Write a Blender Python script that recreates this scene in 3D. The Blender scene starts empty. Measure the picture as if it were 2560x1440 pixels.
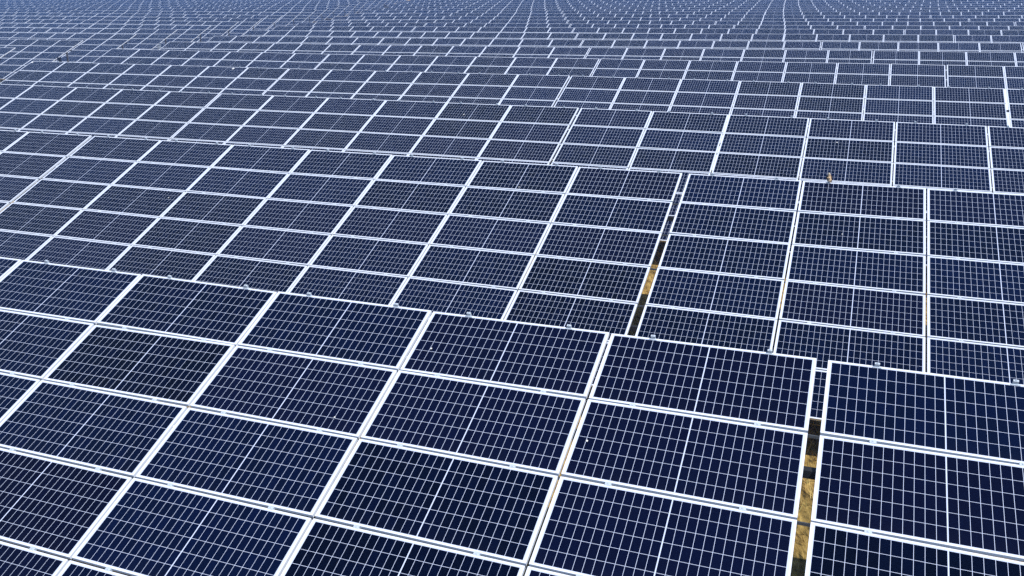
import bpy, math, random
from mathutils import Vector, Matrix, Quaternion
import numpy as np

random.seed(7)
SC = bpy.context.scene
COL = SC.collection

# ------------------------------------------------------------------ the place
# Rows of tilted solar tables run along U, one behind the other along H, over
# gently rising ground.  ROW: row -> (s of column line 0, distance along H of
# the top edge, [[s, height of the top edge relative to the camera], ...])
CAM_H = 6.5
AZ = -0.363715
TILT = 0.41797
PU = 2.1947          # column pitch along the row
PW, PH = 2.166, 0.974  # one panel
GAP = 0.0263
ROW = {
    1: (-0.07, 9.01, [[-20.1, -3.56],[19.9, -3.37]]),
    2: (-3.11, 17.78, [[-23.1, -3.26],[16.9, -3.21]]),
    3: (-7.71, 26.02, [[-29.7, -2.96],[-25.3, -2.97],[-20.9, -2.97],[-16.5, -2.97],[-12.1, -2.96],[-7.7, -2.96],[-3.3, -2.96],[1.1, -2.99],[3.3, -3.01]]),
    4: (-8.45, 34.55, [[-39.2, -2.72],[-34.8, -2.73],[-30.4, -2.73],[-26.0, -2.73],[-21.6, -2.72],[-17.2, -2.7],[-12.8, -2.69],[-8.4, -2.68],[-4.0, -2.68],[0.4, -2.69],[4.7, -2.71]]),
    5: (-11.86, 43.36, [[-51.8, -2.62],[-50.5, -2.61],[-42.6, -2.54],[-38.2, -2.57],[-33.8, -2.58],[-29.4, -2.58],[-25.0, -2.58],[-20.6, -2.56],[-16.2, -2.54],[-11.9, -2.52],[-7.4, -2.5],[-3.1, -2.48],[1.3, -2.47],[5.8, -2.47]]),
    6: (-14.74, 51.71, [[-61.6, -2.52],[-57.8, -2.51],[-53.3, -2.48],[-45.5, -2.47],[-41.1, -2.47],[-36.7, -2.47],[-32.3, -2.46],[-27.9, -2.44],[-23.5, -2.42],[-19.1, -2.4],[-14.7, -2.38],[-10.3, -2.35],[-5.9, -2.33],[-1.5, -2.3],[2.9, -2.28],[7.3, -2.26]]),
    7: (-17.66, 60.19, [[-71.6, -2.34],[-67.4, -2.35],[-62.9, -2.34],[-56.2, -2.33],[-48.4, -2.36],[-44.0, -2.35],[-39.6, -2.35],[-35.2, -2.34],[-30.8, -2.32],[-26.4, -2.31],[-22.0, -2.29],[-17.7, -2.27],[-13.2, -2.24],[-8.9, -2.22],[-4.5, -2.19],[-0.0, -2.16],[4.3, -2.13],[6.5, -2.12]]),
    8: (-20.55, 68.55, [[-81.4, -2.19],[-70.9, -2.17],[-63.5, -2.16],[-59.1, -2.16],[-51.3, -2.17],[-46.9, -2.17],[-42.5, -2.17],[-38.1, -2.17],[-33.7, -2.15],[-29.3, -2.13],[-24.9, -2.11],[-20.6, -2.09],[-16.1, -2.06],[-11.7, -2.04],[-7.4, -2.01],[-2.9, -1.98],[1.4, -1.96],[5.8, -1.94],[8.1, -1.93]]),
    9: (-23.35, 76.72, [[-91.0, -1.98],[-82.1, -1.97],[-72.7, -1.98],[-60.9, -2.02],[-54.1, -2.01],[-49.7, -1.98],[-45.3, -1.95],[-40.9, -1.93],[-36.5, -1.91],[-32.1, -1.9],[-27.7, -1.89],[-23.4, -1.89],[-18.9, -1.88],[-14.5, -1.87],[-10.2, -1.86],[-5.7, -1.85],[-1.4, -1.83],[3.0, -1.8],[7.5, -1.77],[9.6, -1.74]]),
    10: (-26.21, 84.91, [[-100.7, -1.72],[-80.4, -1.73],[-64.6, -1.8],[-57.0, -1.85],[-52.6, -1.81],[-48.2, -1.78],[-43.8, -1.76],[-39.4, -1.74],[-35.0, -1.73],[-30.6, -1.73],[-26.2, -1.73],[-21.8, -1.73],[-17.4, -1.73],[-13.0, -1.73],[-8.6, -1.73],[-4.2, -1.72],[0.2, -1.7],[4.6, -1.68],[9.0, -1.65],[11.2, -1.63]]),
    11: (-29.09, 93.24, [[-110.4, -1.47],[-88.2, -1.47],[-75.6, -1.53],[-67.4, -1.57],[-59.8, -1.73],[-55.5, -1.67],[-51.1, -1.63],[-46.7, -1.59],[-42.3, -1.57],[-37.9, -1.55],[-33.5, -1.54],[-29.1, -1.53],[-24.7, -1.53],[-20.3, -1.53],[-15.9, -1.53],[-11.5, -1.53],[-7.1, -1.53],[-2.7, -1.53],[1.7, -1.51],[6.1, -1.49],[10.5, -1.46],[12.7, -1.44]]),
    12: (-32.01, 101.65, [[-120.3, -1.09],[-96.1, -1.17],[-72.5, -1.31],[-62.8, -1.42],[-58.4, -1.37],[-54.0, -1.33],[-49.6, -1.31],[-45.2, -1.3],[-40.8, -1.3],[-36.4, -1.31],[-32.0, -1.32],[-27.6, -1.33],[-23.2, -1.35],[-18.8, -1.36],[-14.4, -1.37],[-10.0, -1.38],[-5.6, -1.37],[-1.2, -1.36],[3.2, -1.34],[7.6, -1.3],[12.0, -1.25],[14.2, -1.22]]),
    13: (-34.99, 110.40, [[-130.5, -0.75],[-104.3, -0.87],[-81.1, -0.99],[-74.1, -1.04],[-65.7, -1.13],[-61.4, -1.08],[-57.0, -1.05],[-52.6, -1.03],[-48.2, -1.02],[-43.8, -1.02],[-39.4, -1.03],[-35.0, -1.04],[-30.6, -1.05],[-26.2, -1.07],[-21.8, -1.08],[-17.4, -1.1],[-13.0, -1.11],[-8.6, -1.12],[-4.2, -1.12],[0.2, -1.12],[4.6, -1.11],[9.0, -1.08],[13.4, -1.05]]),
    14: (-37.88, 118.81, [[-140.4, -0.46],[-112.1, -0.51],[-87.2, -0.66],[-68.6, -0.74],[-64.2, -0.73],[-59.8, -0.73],[-55.5, -0.73],[-51.0, -0.74],[-46.7, -0.75],[-42.3, -0.76],[-37.9, -0.77],[-33.5, -0.79],[-29.1, -0.8],[-24.7, -0.82],[-20.3, -0.83],[-15.9, -0.84],[-11.5, -0.84],[-7.1, -0.84],[-2.7, -0.83],[1.7, -0.82],[6.1, -0.8],[10.5, -0.77],[14.9, -0.73]]),
    15: (-40.77, 126.75, [[-149.7, -0.14],[-119.6, -0.25],[-93.0, -0.39],[-43.0, -0.57],[-40.8, -0.56],[-36.4, -0.56],[-32.0, -0.56],[-27.6, -0.57],[-23.2, -0.59],[-18.8, -0.6],[-14.4, -0.62],[-10.0, -0.63],[-5.6, -0.64],[-1.2, -0.64],[3.2, -0.63],[7.6, -0.62],[12.0, -0.59],[16.4, -0.55]]),
    16: (-43.56, 134.73, [[-159.0, 0.23],[-127.1, 0.05],[-98.9, -0.08],[-45.8, -0.3],[-43.6, -0.3],[-39.1, -0.29],[-34.8, -0.3],[-30.4, -0.32],[-25.9, -0.33],[-21.6, -0.36],[-17.2, -0.38],[-12.8, -0.4],[-8.4, -0.42],[-4.0, -0.43],[0.4, -0.43],[4.8, -0.41],[9.2, -0.39],[13.6, -0.34],[18.0, -0.28]]),
    17: (-46.37, 142.94, [[-168.6, 0.54],[-134.7, 0.39],[-104.8, 0.25],[-48.6, 0.0],[-46.4, 0.0],[-42.0, -0.0],[-37.6, -0.01],[-33.2, -0.03],[-28.8, -0.06],[-24.4, -0.08],[-20.0, -0.11],[-15.6, -0.14],[-11.2, -0.16],[-6.8, -0.17],[-2.4, -0.18],[2.0, -0.17],[6.4, -0.16],[10.8, -0.13],[15.2, -0.08],[19.6, -0.01]]),
    18: (-49.25, 151.32, [[-178.4, 0.9],[-142.6, 0.72],[-111.0, 0.55],[-51.4, 0.33],[-49.2, 0.32],[-44.8, 0.31],[-40.4, 0.28],[-36.1, 0.26],[-31.6, 0.23],[-27.2, 0.2],[-22.9, 0.17],[-18.4, 0.14],[-14.1, 0.11],[-9.7, 0.1],[-5.2, 0.08],[-0.9, 0.08],[3.5, 0.09],[7.9, 0.11],[12.3, 0.14],[16.7, 0.19],[18.9, 0.22]]),
    19: (-52.03, 159.42, [[-187.9, 1.31],[-150.2, 1.06],[-116.9, 0.84],[-54.2, 0.65],[-52.0, 0.65],[-47.6, 0.64],[-43.2, 0.62],[-38.8, 0.59],[-34.4, 0.56],[-30.0, 0.53],[-25.6, 0.49],[-21.2, 0.46],[-16.8, 0.43],[-12.5, 0.4],[-8.0, 0.38],[-3.6, 0.37],[0.7, 0.36],[5.1, 0.37],[9.5, 0.39],[13.9, 0.42],[18.3, 0.47],[20.5, 0.51]]),
}
for r_ in range(20, 28):
    a_, b_ = ROW[r_ - 1], ROW[r_ - 2]
    zs_ = [[s - 2.8, z + 0.33] for s, z in a_[2]]
    ROW[r_] = (2 * a_[0] - b_[0], a_[1] + 8.3, zs_)
CT, ST = math.cos(TILT), math.sin(TILT)
U = Vector((math.cos(AZ), math.sin(AZ), 0.0))
H = Vector((-math.sin(AZ), math.cos(AZ), 0.0))
LEG = 0.62                     # lower edge above the ground
TOPZ = 6.0 * ST + LEG          # upper edge above the ground
HALF = 3.0 * CT


def top_z(r, s):
    pts = ROW[r][2]
    return CAM_H + float(np.interp(s, [p[0] for p in pts], [p[1] for p in pts]))


def col_s(r, k):
    """s of the gap line k of row r (k counts panels from the reference gap)."""
    if r <= 2:
        return ROW[r][0] + k * PU
    n = -1.0 * (k < -7) - 0.5 * (k == -7) + (k > 0) + (k >= 7) + (k >= 13) + (k >= 20) + (k >= 27) + (k >= 34)
    return ROW[r][0] + k * PU + n * GAP


# ------------------------------------------------------------------ camera
PITCH = 0.310302
cam_d = bpy.data.cameras.new("camera")
cam_d.sensor_width = 36.0
cam_d.lens = 36.0 * 2208.67 / 2560.0
cam_d.clip_start = 0.1
cam_d.clip_end = 6000.0
cam = bpy.data.objects.new("camera", cam_d)
cam.location = (0, 0, CAM_H)
cam.rotation_euler = (math.pi / 2 - PITCH, 0, 0)
COL.objects.link(cam)
SC.camera = cam


def in_frame(p):
    """where a point falls in a 2560 x 1440 frame (only used to decide which tables are worth building and to count them)"""
    x, y, z = p[0], p[1], p[2] - CAM_H
    cy = -y * math.sin(PITCH) - z * math.cos(PITCH)
    cz = y * math.cos(PITCH) - z * math.sin(PITCH)
    return (1280 + 2208.67 * x / cz, 720 + 2208.67 * cy / cz) if cz > 0.5 else None


# ------------------------------------------------------------------ helpers
def tag(o, label=None, cat=None, group=None, kind=None):
    if label: o["label"] = label
    if cat: o["category"] = cat
    if group: o["group"] = group
    if kind: o["kind"] = kind
    return o


def empty(name, loc, rot=(0, 0, 0)):
    o = bpy.data.objects.new(name, None)
    o.location = loc
    o.rotation_euler = rot
    o.empty_display_size = 0.3
    COL.objects.link(o)
    return o


class MB:
    """collects faces into one mesh"""
    def __init__(self):
        self.v, self.f, self.m, self.uv = [], [], [], []

    def quad(self, pts, mat=0, uv=None):
        i = len(self.v)
        self.v += [tuple(p) for p in pts]
        self.f.append(tuple(range(i, i + len(pts))))
        self.m.append(mat)
        self.uv.append(uv if uv else [(0, 0)] * len(pts))

    def box(self, x0, x1, y0, y1, z0, z1, mat=0, M=None):
        c = [Vector((x, y, z)) for z in (z0, z1) for y in (y0, y1) for x in (x0, x1)]
        if M is not None: c = [M @ p for p in c]
        for a in ((0, 2, 3, 1), (4, 5, 7, 6), (0, 1, 5, 4), (2, 6, 7, 3), (0, 4, 6, 2), (1, 3, 7, 5)):
            self.quad([c[i] for i in a], mat)

    def bar(self, a, b, w, h, mat=0, up=Vector((0, 0, 1))):
        a, b = Vector(a), Vector(b)
        d = (b - a).normalized()
        x = d.cross(up)
        x = x.normalized() if x.length > 1e-5 else Vector((1, 0, 0))
        y = x.cross(d).normalized()
        M = Matrix((( d.x, x.x, y.x, a.x), (d.y, x.y, y.y, a.y), (d.z, x.z, y.z, a.z), (0, 0, 0, 1)))
        self.box(0, (b - a).length, -w / 2, w / 2, -h / 2, h / 2, mat, M)

    def tube(self, pts, radii, n=8, mat=0, cap=True):
        pts = [Vector(p) for p in pts]
        rings = []
        for i, p in enumerate(pts):
            d = (pts[min(i + 1, len(pts) - 1)] - pts[max(i - 1, 0)]).normalized()
            x = d.cross(Vector((0.13, 0.31, 0.94)))
            x.normalize(); y = d.cross(x)
            r = radii[i] if isinstance(radii, (list, tuple)) else radii
            rings.append([p + r * (math.cos(2 * math.pi * k / n) * x + math.sin(2 * math.pi * k / n) * y) for k in range(n)])
        for a, b in zip(rings, rings[1:]):
            for k in range(n):
                self.quad([a[k], b[k], b[(k + 1) % n], a[(k + 1) % n]], mat)
        if cap:
            self.quad(list(rings[0]), mat); self.quad(list(reversed(rings[-1])), mat)

    def mesh(self, name, mats):
        me = bpy.data.meshes.new(name)
        me.from_pydata(self.v, [], self.f)
        for m in mats: me.materials.append(m)
        me.polygons.foreach_set("material_index", self.m)
        uvl = me.uv_layers.new(name="uv")
        uvl.data.foreach_set("uv", [c for f in self.uv for p in f for c in p])
        me.update()
        return me

    def build(self, name, mats, parent=None, loc=(0, 0, 0), rot=(0, 0, 0)):
        return link(name, self.mesh(name, mats), parent, loc, rot)


def link(name, me, parent=None, loc=(0, 0, 0), rot=(0, 0, 0)):
    o = bpy.data.objects.new(name, me)
    o.location = loc
    o.rotation_euler = rot
    if parent is not None: o.parent = parent
    COL.objects.link(o)
    return o


# ------------------------------------------------------------------ materials
def new_mat(name):
    m = bpy.data.materials.new(name)
    m.use_nodes = True
    nt = m.node_tree
    return m, nt, nt.nodes["Principled BSDF"]


def nd(nt, t, **kw):
    n = nt.nodes.new(t)
    for k, v in kw.items(): setattr(n, k, v)
    return n


def math_n(nt, op, a, b=None, c=None, clamp=False):
    n = nt.nodes.new("ShaderNodeMath")
    n.operation = op
    n.use_clamp = clamp
    for i, q in enumerate((a, b, c)):
        if q is None: continue
        if isinstance(q, (int, float)): n.inputs[i].default_value = q
        else: nt.links.new(q, n.inputs[i])
    return n.outputs[0]


def mix_rgb(nt, fac, a, b):
    n = nt.nodes.new("ShaderNodeMix")
    n.data_type = "RGBA"
    for idx, q in ((0, fac), (6, a), (7, b)):
        if isinstance(q, (int, float)): n.inputs[idx].default_value = q
        elif isinstance(q, tuple): n.inputs[idx].default_value = (*q, 1.0) if len(q) == 3 else q
        else: nt.links.new(q, n.inputs[idx])
    return n.outputs[2]


CELL_DARK = (0.0002, 0.0003, 0.0030)
CELL_BLUE = (0.0003, 0.0018, 0.0190)
SHEET = (0.64, 0.70, 0.86)

# photovoltaic glass: 24 x 6 half cells, a wider seam in the middle, pale back sheet in the seams
def pv_material():
    m, nt, bs = new_mat("photovoltaic_glass")
    L = nt.links
    uv = nd(nt, "ShaderNodeUVMap"); uv.uv_map = "uv"
    sep = nd(nt, "ShaderNodeSeparateXYZ"); L.new(uv.outputs[0], sep.inputs[0])
    fu = math_n(nt, "FRACT", sep.outputs[0]); fv = math_n(nt, "FRACT", sep.outputs[1])
    pu_ = math_n(nt, "FLOOR", sep.outputs[0]); pv_ = math_n(nt, "FLOOR", sep.outputs[1])
    mu, mv = 0.0085, 0.007                         # pale margin round the cells
    cu = math_n(nt, "MULTIPLY", math_n(nt, "SUBTRACT", fu, mu), 24.0 / (1 - 2 * mu))
    cv = math_n(nt, "MULTIPLY", math_n(nt, "SUBTRACT", fv, mv), 6.0 / (1 - 2 * mv))
    # distance to the nearest seam, in cells
    du = math_n(nt, "ABSOLUTE", math_n(nt, "SUBTRACT", cu, math_n(nt, "ROUND", cu)))
    dv = math_n(nt, "ABSOLUTE", math_n(nt, "SUBTRACT", cv, math_n(nt, "ROUND", cv)))
    lu = math_n(nt, "LESS_THAN", du, 0.0195)
    lv = math_n(nt, "LESS_THAN", dv, 0.0108)
    mid = math_n(nt, "LESS_THAN", math_n(nt, "ABSOLUTE", math_n(nt, "SUBTRACT", cu, 12.0)), 0.066)
    edge = math_n(nt, "MAXIMUM",
                  math_n(nt, "GREATER_THAN", math_n(nt, "ABSOLUTE", math_n(nt, "SUBTRACT", fu, 0.5)), 0.5 - mu),
                  math_n(nt, "GREATER_THAN", math_n(nt, "ABSOLUTE", math_n(nt, "SUBTRACT", fv, 0.5)), 0.5 - mv))
    grid = math_n(nt, "MAXIMUM", math_n(nt, "MAXIMUM", lu, lv), math_n(nt, "MAXIMUM", mid, edge))
    # thin busbar wires inside each cell
    bw = math_n(nt, "MULTIPLY", cv, 9.0)
    db = math_n(nt, "ABSOLUTE", math_n(nt, "SUBTRACT", math_n(nt, "FRACT", bw), 0.5))
    bus = math_n(nt, "LESS_THAN", db, 0.05)
    # tone of each cell and of each panel
    oi = nd(nt, "ShaderNodeObjectInfo")
    wn = nd(nt, "ShaderNodeTexWhiteNoise", noise_dimensions="4D")
    cmb = nd(nt, "ShaderNodeCombineXYZ")
    L.new(math_n(nt, "ADD", math_n(nt, "FLOOR", cu), math_n(nt, "MULTIPLY", pu_, 31.0)), cmb.inputs[0])
    L.new(math_n(nt, "ADD", math_n(nt, "FLOOR", cv), math_n(nt, "MULTIPLY", pv_, 17.0)), cmb.inputs[1])
    L.new(cmb.outputs[0], wn.inputs["Vector"]); L.new(math_n(nt, "MULTIPLY", oi.outputs["Random"], 91.0), wn.inputs["W"])
    wp = nd(nt, "ShaderNodeTexWhiteNoise", noise_dimensions="4D")
    cmp_ = nd(nt, "ShaderNodeCombineXYZ"); L.new(pu_, cmp_.inputs[0]); L.new(pv_, cmp_.inputs[1])
    L.new(cmp_.outputs[0], wp.inputs["Vector"]); L.new(math_n(nt, "MULTIPLY", oi.outputs["Random"], 37.0), wp.inputs["W"])
    tone = math_n(nt, "ADD", math_n(nt, "MULTIPLY", wn.outputs["Value"], 0.45), math_n(nt, "MULTIPLY", wp.outputs["Value"], 0.55))
    cell = mix_rgb(nt, tone, CELL_DARK, CELL_BLUE)
    violet = math_n(nt, "MULTIPLY", math_n(nt, "GREATER_THAN", wp.outputs["Color"], 0.62), 0.5)
    cell = mix_rgb(nt, violet, cell, (0.0018, 0.0008, 0.0110))
    cell = mix_rgb(nt, math_n(nt, "MULTIPLY", bus, 0.05), cell, (0.05, 0.07, 0.13))
    colr = mix_rgb(nt, grid, cell, SHEET)
    # a film of dust, thicker in patches and towards the lower frame
    tc = nd(nt, "ShaderNodeTexCoord")
    nz = nd(nt, "ShaderNodeTexNoise"); nz.inputs["Scale"].default_value = 1.6; nz.inputs["Detail"].default_value = 5.0
    L.new(tc.outputs["Object"], nz.inputs["Vector"])
    low = math_n(nt, "POWER", math_n(nt, "SUBTRACT", 1.0, fv), 14.0)
    dust = math_n(nt, "ADD", math_n(nt, "MULTIPLY", nz.outputs[0], 0.0015), math_n(nt, "MULTIPLY", low, 0.006))
    colr = mix_rgb(nt, dust, colr, (0.42, 0.40, 0.38))
    L.new(colr, bs.inputs["Base Color"])
    bs.inputs["Roughness"].default_value = 0.12
    bs.inputs["IOR"].default_value = 1.5
    bs.inputs["Specular Tint"].default_value = (0.34, 0.60, 1.0, 1.0)
    rn = math_n(nt, "MULTIPLY_ADD", nz.outputs[0], 0.10, 0.08)
    L.new(rn, bs.inputs["Roughness"])
    # every module's antireflective coat is a little better or worse than the next
    L.new(math_n(nt, "MULTIPLY_ADD", wp.outputs["Value"], 0.22, 0.24), bs.inputs["Specular IOR Level"])
    return m


def metal(name, colr, rough, metallic=0.0, noise=0.08, scale=8.0):
    m, nt, bs = new_mat(name)
    tc = nd(nt, "ShaderNodeTexCoord")
    nz = nd(nt, "ShaderNodeTexNoise"); nz.inputs["Scale"].default_value = scale; nz.inputs["Detail"].default_value = 4
    nt.links.new(tc.outputs["Object"], nz.inputs["Vector"])
    c = mix_rgb(nt, nz.outputs[0], tuple(x * (1 - noise) for x in colr), tuple(min(1, x * (1 + noise)) for x in colr))
    nt.links.new(c, bs.inputs["Base Color"])
    bs.inputs["Roughness"].default_value = rough
    bs.inputs["Metallic"].default_value = metallic
    return m


M_PV = pv_material()
M_FRAME = metal("anodised_aluminium", (0.80, 0.83, 0.88), 0.38, 0.0, 0.05)
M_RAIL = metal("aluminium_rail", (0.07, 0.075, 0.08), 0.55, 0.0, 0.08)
M_STEEL = metal("shade_darkened_steel", (0.012, 0.012, 0.013), 0.7, 0.0, 0.2)  # silvery steel coloured near black: the shade under the panels is in the colour
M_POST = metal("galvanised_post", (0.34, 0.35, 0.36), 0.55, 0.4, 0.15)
M_BACK = metal("shade_darkened_back_sheet", (0.3, 0.3, 0.3), 0.7)  # sheet darkened from white to deepen the shade below the tables
M_CLAMP = metal("clamp_metal", (0.56, 0.62, 0.68), 0.4, 0.1, 0.1, 30)
M_BLACK = metal("black_plastic", (0.012, 0.012, 0.014), 0.5)
M_GREY = metal("grey_painted_steel", (0.36, 0.40, 0.46), 0.45)
M_DROP = metal("dried_dropping", (0.75, 0.74, 0.70), 0.9, 0, 0.2, 60)


def ground_material():
    m, nt, bs = new_mat("dry_grass_ground")
    tc = nd(nt, "ShaderNodeTexCoord")
    n1 = nd(nt, "ShaderNodeTexNoise"); n1.inputs["Scale"].default_value = 0.35; n1.inputs["Detail"].default_value = 6
    n2 = nd(nt, "ShaderNodeTexNoise"); n2.inputs["Scale"].default_value = 14.0; n2.inputs["Detail"].default_value = 8; n2.inputs["Roughness"].default_value = 0.7
    mp = nd(nt, "ShaderNodeMapping"); mp.inputs["Scale"].default_value = (1.0, 0.35, 1.0); mp.inputs["Rotation"].default_value = (0, 0, 0.7)
    nt.links.new(tc.outputs["Object"], n1.inputs["Vector"])
    nt.links.new(tc.outputs["Object"], mp.inputs["Vector"]); nt.links.new(mp.outputs[0], n2.inputs["Vector"])
    r = nd(nt, "ShaderNodeValToRGB")
    e = r.color_ramp.elements
    e[0].position = 0.36; e[0].color = (0.05, 0.030, 0.010, 1)
    e[1].position = 0.66; e[1].color = (0.62, 0.42, 0.13, 1)
    k = r.color_ramp.elements.new(0.5); k.color = (0.34, 0.21, 0.06, 1)
    nt.links.new(n2.outputs[0], r.inputs[0])
    f = math_n(nt, "MULTIPLY", math_n(nt, "SUBTRACT", n1.outputs[0], 0.52, clamp=True), 3.0, clamp=True)
    c = mix_rgb(nt, f, r.outputs[0], (0.13, 0.13, 0.04))
    nt.links.new(c, bs.inputs["Base Color"])
    bs.inputs["Roughness"].default_value = 0.95
    bs.inputs["Specular IOR Level"].default_value = 0.1
    b = nd(nt, "ShaderNodeBump"); b.inputs["Strength"].default_value = 0.8; b.inputs["Distance"].default_value = 0.06
    nt.links.new(n2.outputs[0], b.inputs["Height"]); nt.links.new(b.outputs[0], bs.inputs["Normal"])
    return m


def blade_material():
    m, nt, bs = new_mat("dry_grass_blade")
    uv = nd(nt, "ShaderNodeUVMap"); uv.uv_map = "uv"
    sep = nd(nt, "ShaderNodeSeparateXYZ"); nt.links.new(uv.outputs[0], sep.inputs[0])
    r = nd(nt, "ShaderNodeValToRGB")
    e = r.color_ramp.elements
    e[0].position = 0.0; e[0].color = (0.22, 0.14, 0.045, 1)
    e[1].position = 1.0; e[1].color = (0.72, 0.54, 0.20, 1)
    for p, c in ((0.45, (0.48, 0.31, 0.085, 1)), (0.8, (0.50, 0.37, 0.15, 1)), (0.9, (0.20, 0.20, 0.06, 1))):
        q = r.color_ramp.elements.new(p); q.color = c
    nt.links.new(sep.outputs[0], r.inputs[0])
    nt.links.new(r.outputs[0], bs.inputs["Base Color"])
    bs.inputs["Roughness"].default_value = 0.8
    bs.inputs["Specular IOR Level"].default_value = 0.2
    return m


M_GROUND = ground_material()
M_BLADE = blade_material()

# ------------------------------------------------------------------ light
SUN = (-0.306 * H + 0.45 * U + Vector((0, 0, 1))).normalized()
elev = math.asin(SUN.z)
world = bpy.data.worlds.new("World")
SC.world = world
world.use_nodes = True
wt = world.node_tree
bg = wt.nodes["Background"]
sky = wt.nodes.new("ShaderNodeTexSky")
sky.sky_type = "NISHITA"
sky.sun_disc = False
sky.sun_elevation = elev
sky.sun_rotation = math.atan2(SUN.x, SUN.y)
sky.altitude = 200
sky.air_density = 1.0
sky.dust_density = 0.15
sky.ozone_density = 3.0
wt.links.new(sky.outputs[0], bg.inputs[0])
bg.inputs[1].default_value = 0.11
sd = bpy.data.lights.new("sun", "SUN")
sd.energy = 3.6
sd.angle = math.radians(0.5)
sd.color = (1.0, 0.98, 0.95)
so = bpy.data.objects.new("sun", sd)
so.rotation_euler = SUN.to_track_quat("Z", "Y").to_euler()
so.location = (0, 0, 60)
COL.objects.link(so)
SC.view_settings.view_transform = "Standard"
SC.view_settings.look = "None"
SC.view_settings.exposure = 0.35
SC.view_settings.gamma = 1.0
SC.cycles.use_denoising = False
SC.cycles.use_adaptive_sampling = False
SC.cycles.max_bounces = 5
SC.cycles.glossy_bounces = 2
SC.cycles.diffuse_bounces = 3
SC.cycles.sample_clamp_indirect = 4.0


# ------------------------------------------------------------------ ground
def ground_z(s, p):
    """height of the ground at s along the rows and p across them"""
    rs = sorted(ROW)
    ps = [ROW[r][1] - HALF for r in rs]
    if p <= ps[0]: return top_z(rs[0], s) - TOPZ
    for i in range(len(rs) - 1):
        if p <= ps[i + 1]:
            t = (p - ps[i]) / (ps[i + 1] - ps[i])
            return (1 - t) * top_z(rs[i], s) + t * top_z(rs[i + 1], s) - TOPZ
    d = p - ps[-1]
    return top_z(rs[-1], s) - TOPZ + 5.0 * (1 - math.exp(-d * 0.04 / 5.0)) - 0.00002 * d * d


gs = [-900, -600, -400, -280, -200, -160] + list(range(-140, 141, 5)) + [160, 200, 280, 400, 600, 900]
gp = [-400, -150, -60, -30, -15] + [x * 1.0 for x in range(-10, 32)] + list(range(34, 190, 4)) + [200, 220, 250, 300, 380, 500, 800, 1400]
gb = MB()
gv, gf = [], []
rg = random.Random(3)
for p in gp:
    for s in gs:
        q = s * U + p * H
        gv.append((q.x, q.y, ground_z(s, p) + rg.uniform(-0.03, 0.03)))
n = len(gs)
for i in range(len(gp) - 1):
    for j in range(n - 1):
        a = i * n + j
        gf.append((a, a + 1, a + n + 1, a + n))
gm = bpy.data.meshes.new("ground")
gm.from_pydata(gv, [], gf)
gm.materials.append(M_GROUND)
for pl in gm.polygons: pl.use_smooth = True
tag(link("ground", gm), kind="structure")

# dry grass standing in the lanes between the first rows
rb = random.Random(11)
gr = MB()
for r, (s0, s1) in ((1, (-10, 16)), (2, (-8, 22)), (3, (-12, 10))):
    base = ROW[r][1]
    for i in range(16000 if r < 3 else 5000):
        s = rb.uniform(s0, s1)
        p = base - 2.5 + rb.random() * 7.0
        c = s * U + p * H
        c.z = ground_z(s, p) - 0.02
        h = rb.uniform(0.08, 0.30) * (0.6 + 0.8 * (0.5 + 0.5 * math.sin(s * 2.3 + p * 1.7)))
        a = rb.uniform(0, 6.283)
        w = rb.uniform(0.004, 0.009)
        side = Vector((math.cos(a), math.sin(a), 0)) * w
        lean = Vector((math.cos(a + 1.3), math.sin(a + 1.3), 0)) * h * rb.uniform(0.2, 1.1)
        t = rb.random()
        gr.quad([c - side, c + side, c + lean + Vector((0, 0, h))], 0, [(t, 0), (t, 0), (t, 1)])
tag(gr.build("dry_grass", [M_BLADE]), kind="stuff")

# ------------------------------------------------------------------ panels
FT, FL = 0.040, 0.019          # frame depth and width of its lip


def panel_faces(mb, glass=True, frame=True, M=Matrix.Identity(4), cu=0, cv=0, gi=0, fi=1, sides=True):
    x, y = PW / 2, PH / 2
    xi, yi = x - FL, y - FL
    def P(a, b, c): return M @ Vector((a, b, c))
    if glass:
        mb.quad([P(-xi, -yi, -0.003), P(xi, -yi, -0.003), P(xi, yi, -0.003), P(-xi, yi, -0.003)], gi,
                [(cu + .0001, cv + .0001), (cu + .9999, cv + .0001), (cu + .9999, cv + .9999), (cu + .0001, cv + .9999)])
    if frame:
        o = [(-x, -y), (x, -y), (x, y), (-x, y)]
        i_ = [(-xi, -yi), (xi, -yi), (xi, yi), (-xi, yi)]
        for k in range(4):
            l = (k + 1) % 4
            mb.quad([P(*o[k], 0), P(*o[l], 0), P(*i_[l], 0), P(*i_[k], 0)], fi)
            mb.quad([P(*i_[k], 0), P(*i_[l], 0), P(*i_[l], -0.006), P(*i_[k], -0.006)], fi)
            if sides:
                mb.quad([P(*o[k], -FT), P(*o[l], -FT), P(*o[l], 0), P(*o[k], 0)], fi)
                mb.quad([P(*i_[k], -0.010), P(*i_[l], -0.010), P(*o[l], -FT), P(*o[k], -FT)], fi)
    return mb


def glass_mesh():
    mb = MB()
    panel_faces(mb, True, False)
    x, y = PW / 2 - FL, PH / 2 - FL
    mb.quad([(-x, y, -0.009), (x, y, -0.009), (x, -y, -0.009), (-x, -y, -0.009)], 1)
    return mb.mesh("solar_panel", [M_PV, M_BACK])


def full_panel_mesh():
    mb = panel_faces(MB())
    x, y = PW / 2 - FL, PH / 2 - FL
    mb.quad([(-x, y, -0.009), (x, y, -0.009), (x, -y, -0.009), (-x, -y, -0.009)], 2)
    return mb.mesh("solar_panel", [M_PV, M_FRAME, M_BACK])


ME_GLASS = glass_mesh()
ME_FRAME = panel_faces(MB(), False, True, fi=0).mesh("frame", [M_FRAME])
ME_PANEL = full_panel_mesh()

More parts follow.
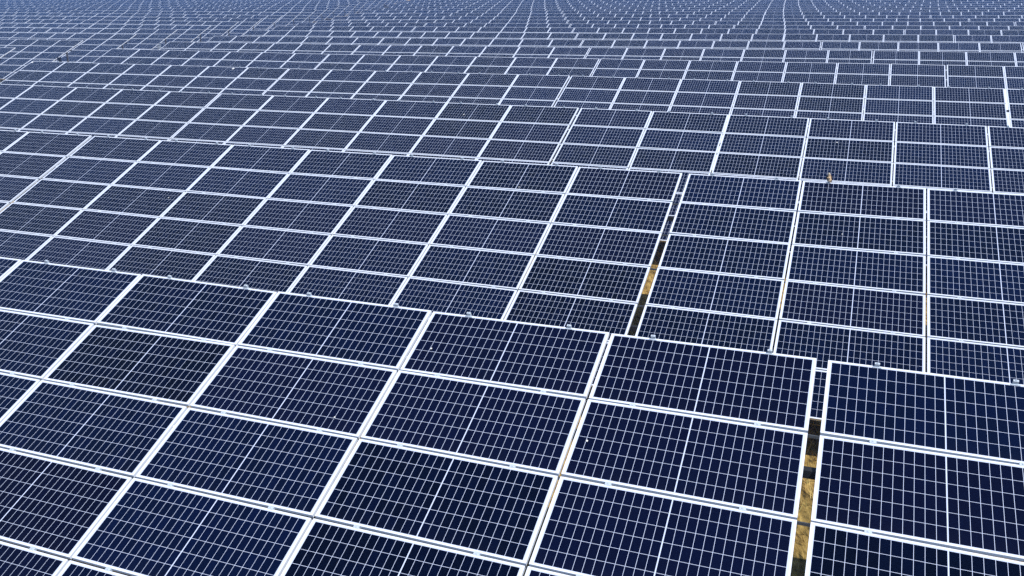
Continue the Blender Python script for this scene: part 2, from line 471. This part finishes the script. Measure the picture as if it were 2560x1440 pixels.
cb = MB()
cb.box(-0.042, 0.042, -0.026, -0.008, -0.02, 0.005)
cb.box(-0.024, 0.024, -0.010, 0.016, -0.02, 0.038)
cb.box(-0.008, 0.008, -0.002, 0.008, 0.038, 0.045)
ME_CLAMP = cb.mesh("clamp", [M_CLAMP])
mc = MB()
mc.box(-0.030, 0.030, -0.020, 0.020, -0.03, 0.003)
mc.box(-0.008, 0.008, -0.008, 0.008, 0.003, 0.009)
ME_MID = mc.mesh("clamp", [M_CLAMP])

TILTM = Matrix.Rotation(TILT, 4, "X")


def on_plane(u, v, w=0.0):
    """a point of a table in its own space: u along the row, v down from the upper edge, w above the panels"""
    return Vector((u, HALF - v * CT - w * ST, TOPZ - v * ST + w * CT))


def rack_into(mb, n, full, m_rail=0, m_steel=1, m_post=2):
    L = n * PU / 2 - 0.05
    for v in (1.38, 4.48):
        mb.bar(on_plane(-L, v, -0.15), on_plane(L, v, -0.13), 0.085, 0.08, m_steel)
    m = max(3, int(n * 0.6))
    for i in range(m):
        x = -L + 0.5 + (2 * L - 1.0) * i / (m - 1)
        for v in (1.38, 4.48):
            t = on_plane(x, v, -0.2)
            mb.box(x - 0.05, x + 0.05, t.y - 0.04, t.y + 0.04, -0.25, t.z, m_post)
    if full:
        for v in (1, 2, 3, 4, 5):
            mb.bar(on_plane(-L, v, -0.07), on_plane(L, v, -0.07), 0.06, 0.06, m_rail)


_rack = {}
def rack_mesh(n):
    if n not in _rack:
        mb = MB(); rack_into(mb, n, True)
        _rack[n] = mb.mesh("rack", [M_RAIL, M_STEEL, M_POST])
    return _rack[n]


_far = {}
def far_mesh(n, var):
    if (n, var) not in _far:
        rr = random.Random(n * 10 + var)
        mb = MB()
        pl = (PU - 0.006)
        for i in range(n):
            for j in range(6):
                c = on_plane((i - (n - 1) / 2) * pl, j + 0.5)
                M = Matrix.Translation(c) @ TILTM @ Matrix.Rotation(rr.gauss(0, 0.0022), 4, "X") @ Matrix.Rotation(rr.gauss(0, 0.0022), 4, "Y")
                panel_faces(mb, True, True, M, i, j)
        rack_into(mb, n, False, 2, 2, 3)
        _far[(n, var)] = mb.mesh("solar_table", [M_PV, M_FRAME, M_STEEL, M_POST])
    return _far[(n, var)]


rp = random.Random(5)


def place(r, sa, sb):
    """position and rotation of a table of row r between sa and sb"""
    za, zb = top_z(r, sa), top_z(r, sb)
    sc = (sa + sb) / 2
    p = sc * U + (ROW[r][1] - HALF) * H
    p.z = (za + zb) / 2 - TOPZ
    return p, (0, -math.atan2(zb - za, sb - sa), AZ)


def put_panels(root, n, pl, split, joint):
    for i in range(n):
        for j in range(6):
            u = (i - (n - 1) / 2) * pl + (joint[1] if joint and i >= joint[0] else 0)
            rot = (TILT + rp.gauss(0, 0.0030), rp.gauss(0, 0.0030), 0)
            o = link("solar_panel", ME_GLASS if split else ME_PANEL, root, on_plane(u, j + 0.5), rot)
            if split: link("frame", ME_FRAME, o)


def make_table(r, sa, sb, n, level, joint=None, mids=False):
    loc, rot = place(r, sa, sb)
    pl = (sb - sa - (0.006 * n if r > 2 else 0)) / n
    if level == "far":
        o = link("solar_table", far_mesh(n, rp.randrange(3)), None, loc, rot)
        return o
    root = empty("solar_table", loc, rot)
    put_panels(root, n, pl, level == "near", joint)
    if level == "mid":
        link("rack", rack_mesh(n), root)
        return root
    L = n * pl / 2 - 0.03
    for v in (1, 2, 3, 4, 5):
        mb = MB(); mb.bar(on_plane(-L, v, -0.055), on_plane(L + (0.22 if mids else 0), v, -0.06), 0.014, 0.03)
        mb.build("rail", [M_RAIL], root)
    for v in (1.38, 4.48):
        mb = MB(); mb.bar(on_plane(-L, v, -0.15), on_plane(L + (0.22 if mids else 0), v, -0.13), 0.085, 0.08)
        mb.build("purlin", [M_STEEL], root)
    for i in range(4):
        x = -L + 0.7 + (2 * L - 1.4) * i / 3
        for v in (1.38, 4.48):
            t = on_plane(x, v, -0.2)
            mb = MB(); mb.box(x - 0.05, x + 0.05, t.y - 0.04, t.y + 0.04, -0.25, t.z)
            mb.build("post", [M_POST], root)
    for i in range(n):
        for f in (-0.285, 0.285):
            u = (i - (n - 1) / 2) * pl + f * PW
            link("clamp", ME_CLAMP, root, on_plane(u, 0.012), (TILT, 0, 0))
            if mids:
                for v in (1, 2, 3, 4, 5):
                    link("clamp", ME_MID, root, on_plane(u, v), (TILT, 0, 0))
    return root


ORD = ["", "first", "second", "third", "fourth", "fifth", "sixth", "seventh", "eighth", "ninth", "tenth", "eleventh", "twelfth",
       "thirteenth", "fourteenth", "fifteenth", "sixteenth", "seventeenth", "eighteenth", "nineteenth", "twentieth", "twenty-first", "twenty-second", "twenty-third", "twenty-fourth", "twenty-fifth", "twenty-sixth", "twenty-seventh"]

# tables of each row as (sa, sb, number of panel columns, side of the bare strip)
LAYOUT = {}
s1, s2 = ROW[1][0], ROW[2][0]
LAYOUT[1] = [(s1 + 0.028 - 7 * PU, s1 + 0.028, 7, "a"), (s1 + 0.112, s1 + 0.112 + 7 * PU, 7, "a")]
LAYOUT[2] = [(s2 - 14 * PU - 0.03, s2 - 7 * PU - 0.03, 7, "a"), (s2 + 0.045 - 7 * PU, s2 + 0.045, 7, "a"), (s2 + 0.155, s2 + 0.155 + 7 * PU, 7, "a")]
KS = {3: [-20, -13, -6, 0, 7, 14], 4: [-14, -7, -1, 6, 13]}
for r in range(3, 27):
    ks = KS.get(r, [-14, -7, 0, 7, 12, 19, 26, 33, 40, 47])
    LAYOUT[r] = [(col_s(r, a), col_s(r, b), b - a, "a") for a, b in zip(ks, ks[1:])]
    if r >= 4:
        e = col_s(r, -14) - 7.8
        for i in range(9):
            LAYOUT[r].insert(0, (e - 7 * PU, e - 0.03, 7, "b"))
            e -= 7 * PU + 0.04

VIS = {}
for r in LAYOUT:
    keep = []
    for sa, sb, n, blk in sorted(LAYOUT[r]):
        pts = []
        for s in np.linspace(sa, sb, 9):
            s = float(s); q = s * U + ROW[r][1] * H; q.z = top_z(r, s)
            for v in (0, 3, 6):
                w = q - v * CT * H - Vector((0, 0, v * ST))
                pr = in_frame(w)
                if pr: pts.append(pr)
        if not pts: continue
        seen = [p for p in pts if -2 < p[0] < 2562 and -1 < p[1] < 1442]
        seen0 = [p for p in pts[0::3] if -2 < p[0] < 2562]
        near = any(-260 < p[0] < 2820 for p in pts)
        up = min(p[1] for p in pts) < -7 if r >= 19 else False
        if r >= 22 and not any(560 < p[0] < 1250 for p in pts): continue
        if seen or near: keep.append([sa, sb, n, blk, bool(seen)])
    VIS[r] = keep

count = 0
TABLES = {}
for r in sorted(VIS):
    vis = [k for k in VIS[r] if k[4]]
    for t in VIS[r]:
        sa, sb, n, blk, seen = t
        level = "near" if r <= 4 else ("mid" if r <= 9 else "far")
        mids = r <= 2
        o = make_table(r, sa, sb, n, level, None, mids)
        cols = {7: "seven", 6: "six", 5: "five"}[n]
        where = "front row" if r == 1 else ("%s row from the front" % ORD[r])
        if seen:
            i = vis.index(t) + 1
            if len(vis) == 1: pos = "the only one"
            elif i == 1: pos = "leftmost"
            elif i == len(vis): pos = "rightmost"
            else: pos = "%s from the left" % ORD[i]
            lab = "navy solar table in the %s, %s" % (where, pos)
            if r == 1: lab = "large navy solar table in front, %s the widest grassy gap" % ("left of" if i == 1 else "right of")
            if r == 2: lab = ["navy solar table in the second row, at the photo's left edge", "navy solar table in the second row, left of its dark gap",
                              "navy solar table in the second row, right of its dark gap, bird on its edge"][i - 1]
        else:
            lab = "navy solar table of the %s, just outside the photo's %s edge" % (where, "left" if sa < -ROW[r][1] * 0.2 else "right")
        tag(o, lab, "solar table", "rows of solar tables")
        TABLES[(r, round(sa, 1))] = o
        count += 1
print("tables", count, {r: len(VIS[r]) for r in VIS})

# ------------------------------------------------------------------ small things
def spot(r, s, v=0.0, w=0.0):
    """a point on the panel plane of row r: s along the row, v down the slope from the upper edge, w above it"""
    q = s * U + ROW[r][1] * H
    q.z = top_z(r, s)
    return q - v * (CT * H + Vector((0, 0, ST))) + w * (CT * Vector((0, 0, 1)) - ST * H)


def table_at(r, s):
    for sa, sb, n, blk, seen in VIS[r]:
        if sa <= s <= sb: return TABLES[(r, round(sa, 1))]


def s_of(r, px):
    """s on the upper edge of row r that stands in the vertical plane through the given sight line"""
    a = (px - 1280) / 2208.67
    lo, hi = -160.0, 120.0
    f = lambda s: in_frame(spot(r, float(s)))
    best = min((abs((f(s) or (1e9,))[0] - px), s) for s in np.arange(lo, hi, 0.02))
    return float(best[1])


def skin_body(name, joints, edges, radii, mat, levels=2):
    me = bpy.data.meshes.new(name)
    me.from_pydata([Vector(j) for j in joints], edges, [])
    o = bpy.data.objects.new(name, me)
    COL.objects.link(o)
    sk = o.modifiers.new("skin", "SKIN")
    sk.use_smooth_shade = True
    for i, r in enumerate(radii):
        me.skin_vertices[0].data[i].radius = (r, r) if not isinstance(r, tuple) else r
    me.skin_vertices[0].data[0].use_root = True
    sb = o.modifiers.new("sub", "SUBSURF"); sb.levels = levels; sb.render_levels = levels
    dg = bpy.context.evaluated_depsgraph_get()
    ev = bpy.data.meshes.new_from_object(o.evaluated_get(dg))
    ev.name = name
    ev.materials.clear(); ev.materials.append(mat)
    for p in ev.polygons: p.use_smooth = True
    bpy.data.objects.remove(o)
    return ev


def plumage(name, lo, hi, scale):
    m, nt, bs = new_mat(name)
    tc = nd(nt, "ShaderNodeTexCoord")
    v = nd(nt, "ShaderNodeTexNoise"); v.inputs["Scale"].default_value = scale; v.inputs["Detail"].default_value = 5
    nt.links.new(tc.outputs["Object"], v.inputs["Vector"])
    f = math_n(nt, "MULTIPLY", math_n(nt, "SUBTRACT", v.outputs[0], 0.35), 3.0, clamp=True)
    nt.links.new(mix_rgb(nt, f, lo, hi), bs.inputs["Base Color"])
    bs.inputs["Roughness"].default_value = 0.85
    return m


# the bird on the edge of the second row: upright, seen from behind and a little to its left
M_TAN = plumage("buff_plumage", (0.50, 0.31, 0.16), (0.78, 0.60, 0.38), 40)
M_WING = plumage("dark_wing", (0.030, 0.018, 0.014), (0.10, 0.06, 0.04), 50)
M_HEAD = plumage("pale_head", (0.50, 0.44, 0.34), (0.74, 0.70, 0.60), 50)
M_BEAK = metal("beak_horn", (0.10, 0.09, 0.07), 0.4)
bs_ = s_of(2, 2072.0)
bp = spot(2, bs_, 0.012, 0.0)
bird = empty("perched_bird", bp, (0, 0, AZ + 0.35))
k = 0.80
J = [(0, 0, .075), (-.004, .005, .115), (-.010, .004, .160), (-.016, -.004, .192), (-.021, -.010, .214),
     (.012, -.006, .055), (.026, -.014, .020), (.038, -.022, -.035)]
me = skin_body("body", [tuple(c * k for c in j) for j in J], [(0, 1), (1, 2), (2, 3), (3, 4), (0, 5), (5, 6), (6, 7)],
               [(.042 * k, .040 * k), (.048 * k, .044 * k), (.038 * k, .036 * k), (.036 * k, .034 * k), (.036 * k, .036 * k), (.028 * k, .018 * k), (.020 * k, .010 * k), (.012 * k, .005 * k)], M_TAN)
body = link("body", me, bird)
me = skin_body("head", [(-.020 * k, -.010 * k, .210 * k), (-.024 * k, -.014 * k, .229 * k)], [(0, 1)], [.040 * k, .033 * k], M_HEAD)
head = link("head", me, bird)
mb = MB(); mb.tube([(-.040 * k, -.036 * k, .222 * k), (-.050 * k, -.047 * k, .217 * k), (-.053 * k, -.050 * k, .208 * k)], [.007, .005, .001], 6); mb.build("beak", [M_BEAK], head)
for sx in (-1, 1):
    mb = MB(); c = Vector((-.024 + sx * .020, -.034 - sx * .004, .226)) * k
    mb.tube([c + Vector((0, .006, 0)), c, c + Vector((0, -.004, 0))], [.003, .005, .002], 8); mb.build("eye", [M_BLACK], head)
    w = [(sx * .034 - .008, .002, .175), (sx * .047 - .004, .004, .125), (sx * .042 + .006, .000, .075), (sx * .026 + .022, -.010, .020), (sx * .012 + .034, -.018, -.015)]
    me = skin_body("wing", [tuple(c * k for c in p) for p in w], [(0, 1), (1, 2), (2, 3), (3, 4)],
                   [(.012 * k, .024 * k), (.013 * k, .032 * k), (.012 * k, .028 * k), (.009 * k, .018 * k), (.004 * k, .007 * k)], M_WING)
    link("wing", me, bird)
    mb = MB()
    lx = sx * .016 * k
    mb.tube([(lx, -.004, .050 * k), (lx, -.002, .018), (lx, 0, .004)], [.008, .005, .004], 6)
    for a in (-.5, 0, .5):
        mb.tube([(lx, 0, .004), (lx + math.sin(a) * .016, -math.cos(a) * .016, .004), (lx + math.sin(a) * .024, -math.cos(a) * .024, -.002)], [.004, .003, .001], 5)
    mb.tube([(lx, 0, .004), (lx, .013, .003)], [.003, .001], 5)
    mb.build("leg", [M_BEAK], bird)
tag(bird, "small buff bird with dark wings perched on a panel edge in the second row", "bird")

# pale end rafter with a black block put in for a dark hole in the gap at the right end of a table of the fourth row
sa = [t for t in VIS[4] if abs(t[0] - col_s(4, -1)) < 0.1]
if sa:
    sa = sa[0]
    root = TABLES[(4, round(sa[0], 1))]
    x = (sa[1] - sa[0]) / 2 + 0.0
    mb = MB(); mb.bar(on_plane(x, 0.03, -0.03), on_plane(x, 5.97, -0.03), 0.05, 0.03, 0)
    mb.build("end_rafter", [M_FRAME], root)
    mb = MB(); c = on_plane(x, 1.50, 0.005)
    M = Matrix.Translation(c) @ TILTM
    mb.box(-0.040, 0.040, -0.040, 0.040, -0.03, 0.018, 0, M); mb.box(-0.028, 0.028, -0.028, 0.028, 0.018, 0.024, 0, M)
    mb.build("dark_hole_block", [M_BLACK], root)

# posts in the bare strip: a dark one with a small dark case, a paler one with a hanging case and cables
def inverter(r, s, back, drop, m_post, m_case, label, hang):
    q = s * U + (ROW[r][1] - back) * H
    q.z = ground_z(s, ROW[r][1] - back)
    root = empty("inverter_post", q, (0, 0, AZ))
    hgt = top_z(r, s) - drop - q.z
    mb = MB(); mb.bar((0, 0, -0.2), (0, 0, hgt), 0.09, 0.09); mb.box(-0.07, 0.07, -0.07, 0.07, hgt, hgt + 0.015); mb.build("post", [m_post], root)
    w = 0.13 if not hang else 0.10
    mb = MB(); mb.box(-w, w, -0.16, -0.047, hgt - hang - 0.30, hgt - hang); mb.box(-w - 0.015, w + 0.015, -0.18, -0.047, hgt - hang, hgt - hang + 0.02)
    mb.box(-w * 0.7, w * 0.7, -0.172, -0.16, hgt - hang - 0.25, hgt - hang - 0.06)
    mb.build("inverter_case", [m_case], root)
    mb = MB(); z = hgt - hang - 0.30
    for dx in (-0.07, 0.0, 0.06):
        mb.tube([Vector((dx, -0.1, z)), Vector((dx - 0.06, -0.12, z - 0.16)), Vector((dx - 0.30, -0.05, z - 0.22)), Vector((dx - 0.62, 0.0, z - 0.05))], 0.014, 6)
    mb.build("cable", [M_BLACK if not hang else M_GREY], root)
    tag(root, label, "inverter")


inverter(6, col_s(6, -14) - 7.8 + 0.25, 2.6, 1.10, M_BLACK, M_BLACK, "dark post with a small case at the far left, behind the fourth row's end", 0)
inverter(6, col_s(6, -14) - 0.55, 0.35, 0.10, M_GREY, M_GREY, "pale grey post with a case and cables by the sixth row's left end", 0.12)

# a low dark bush that shows over the far rows
M_LEAF = plumage("dry_bush_leaf", (0.020, 0.018, 0.008), (0.09, 0.065, 0.03), 6)
M_TWIG = metal("bush_twig", (0.06, 0.04, 0.025), 0.9)
s = s_of(15, 952.0)
c = s * U + (ROW[15][1] + 1.6) * H
c.z = ground_z(s, ROW[15][1] + 1.6)
hb = top_z(15, s) - c.z + 0.42
bush = empty("bush", c)
rr = random.Random(21)
tw, lf = MB(), MB()
for i in range(16):
    a = rr.uniform(0, 6.283); q = rr.uniform(0.05, 0.6)
    tip = Vector((math.cos(a) * q, math.sin(a) * q, hb * rr.uniform(0.75, 1.0)))
    mid = tip * 0.5 + Vector((rr.uniform(-.1, .1), rr.uniform(-.1, .1), 0))
    tw.tube([(0, 0, -0.1), mid, tip], [0.03, 0.018, 0.006], 5)
    for j in range(70):
        p = mid.lerp(tip, rr.uniform(0.1, 1.12)) + Vector((rr.gauss(0, .13), rr.gauss(0, .13), rr.gauss(0, .09)))
        d = Vector((rr.gauss(0, 1), rr.gauss(0, 1), rr.gauss(0, 1))).normalized()
        e = d.orthogonal().normalized() * 0.035
        lf.quad([p - d * 0.06, p + e, p + d * 0.06, p - e])
tw.build("stem", [M_TWIG], bush); lf.build("foliage", [M_LEAF], bush)
tag(bush, "small dark bush poking up over the far rows, top left of centre", "bush")

# dried droppings stuck to the glass: part of the table they lie on
rd = random.Random(9)
def dropping(r, px, v, size):
    s = s_of(r, px)
    t = table_at(r, s)
    if t is None: return
    mb = MB()
    n = 9
    c = spot(r, s, v, 0.001)
    ring = []
    Mt = t.matrix_basis.inverted() if False else (Matrix.Translation(t.location) @ t.rotation_euler.to_matrix().to_4x4()).inverted()
    for k_ in range(n):
        a = 2 * math.pi * k_ / n; q = size * rd.uniform(0.6, 1.2)
        ring.append(Mt @ (c + q * math.cos(a) * U + q * 1.3 * math.sin(a) * (CT * H + Vector((0, 0, ST)))))
    top = [p + Vector((0, -ST * 0.006, CT * 0.006)) for p in ring]
    cen = sum(top, Vector()) / n + Vector((0, -ST * 0.004, CT * 0.004))
    for k_ in range(n):
        mb.quad([ring[k_], ring[(k_ + 1) % n], top[(k_ + 1) % n], top[k_]])
        mb.quad([top[k_], top[(k_ + 1) % n], cen])
    mb.build("dropping", [M_DROP], t)


for r, px, v, size in ((4, 86, 0.14, 0.06), (4, 588, 0.16, 0.07), (1, 1560, 1.55, 0.011), (1, 1010, 1.8, 0.010), (1, 1130, 0.62, 0.012), (2, 1330, 0.9, 0.012),
                       (2, 560, 2.3, 0.013), (2, 2120, 1.6, 0.010), (3, 1180, 0.7, 0.02), (1, 700, 2.3, 0.010), (2, 930, 3.2, 0.012), (3, 2100, 1.2, 0.018)):
    dropping(r, px, v, size)

# ------------------------------------------------------------------ the air
zs = [v[2] for v in gv]
hz = MB()
hz.box(-2400, 2400, -2400, 2400, min(zs) - 1.0, max(max(zs), CAM_H, max(p[1] for r in ROW for p in ROW[r][2]) + CAM_H) + 1.5)
mh = bpy.data.materials.new("haze")
mh.use_nodes = True
nt = mh.node_tree
for q in list(nt.nodes): nt.nodes.remove(q)
out = nt.nodes.new("ShaderNodeOutputMaterial")
pv = nt.nodes.new("ShaderNodeVolumePrincipled")
pv.inputs["Color"].default_value = (0.22, 0.46, 1.0, 1)
pv.inputs["Density"].default_value = 0.0018
pv.inputs["Anisotropy"].default_value = 0.2
nt.links.new(pv.outputs[0], out.inputs["Volume"])
tag(hz.build("haze", [mh]), kind="stuff")
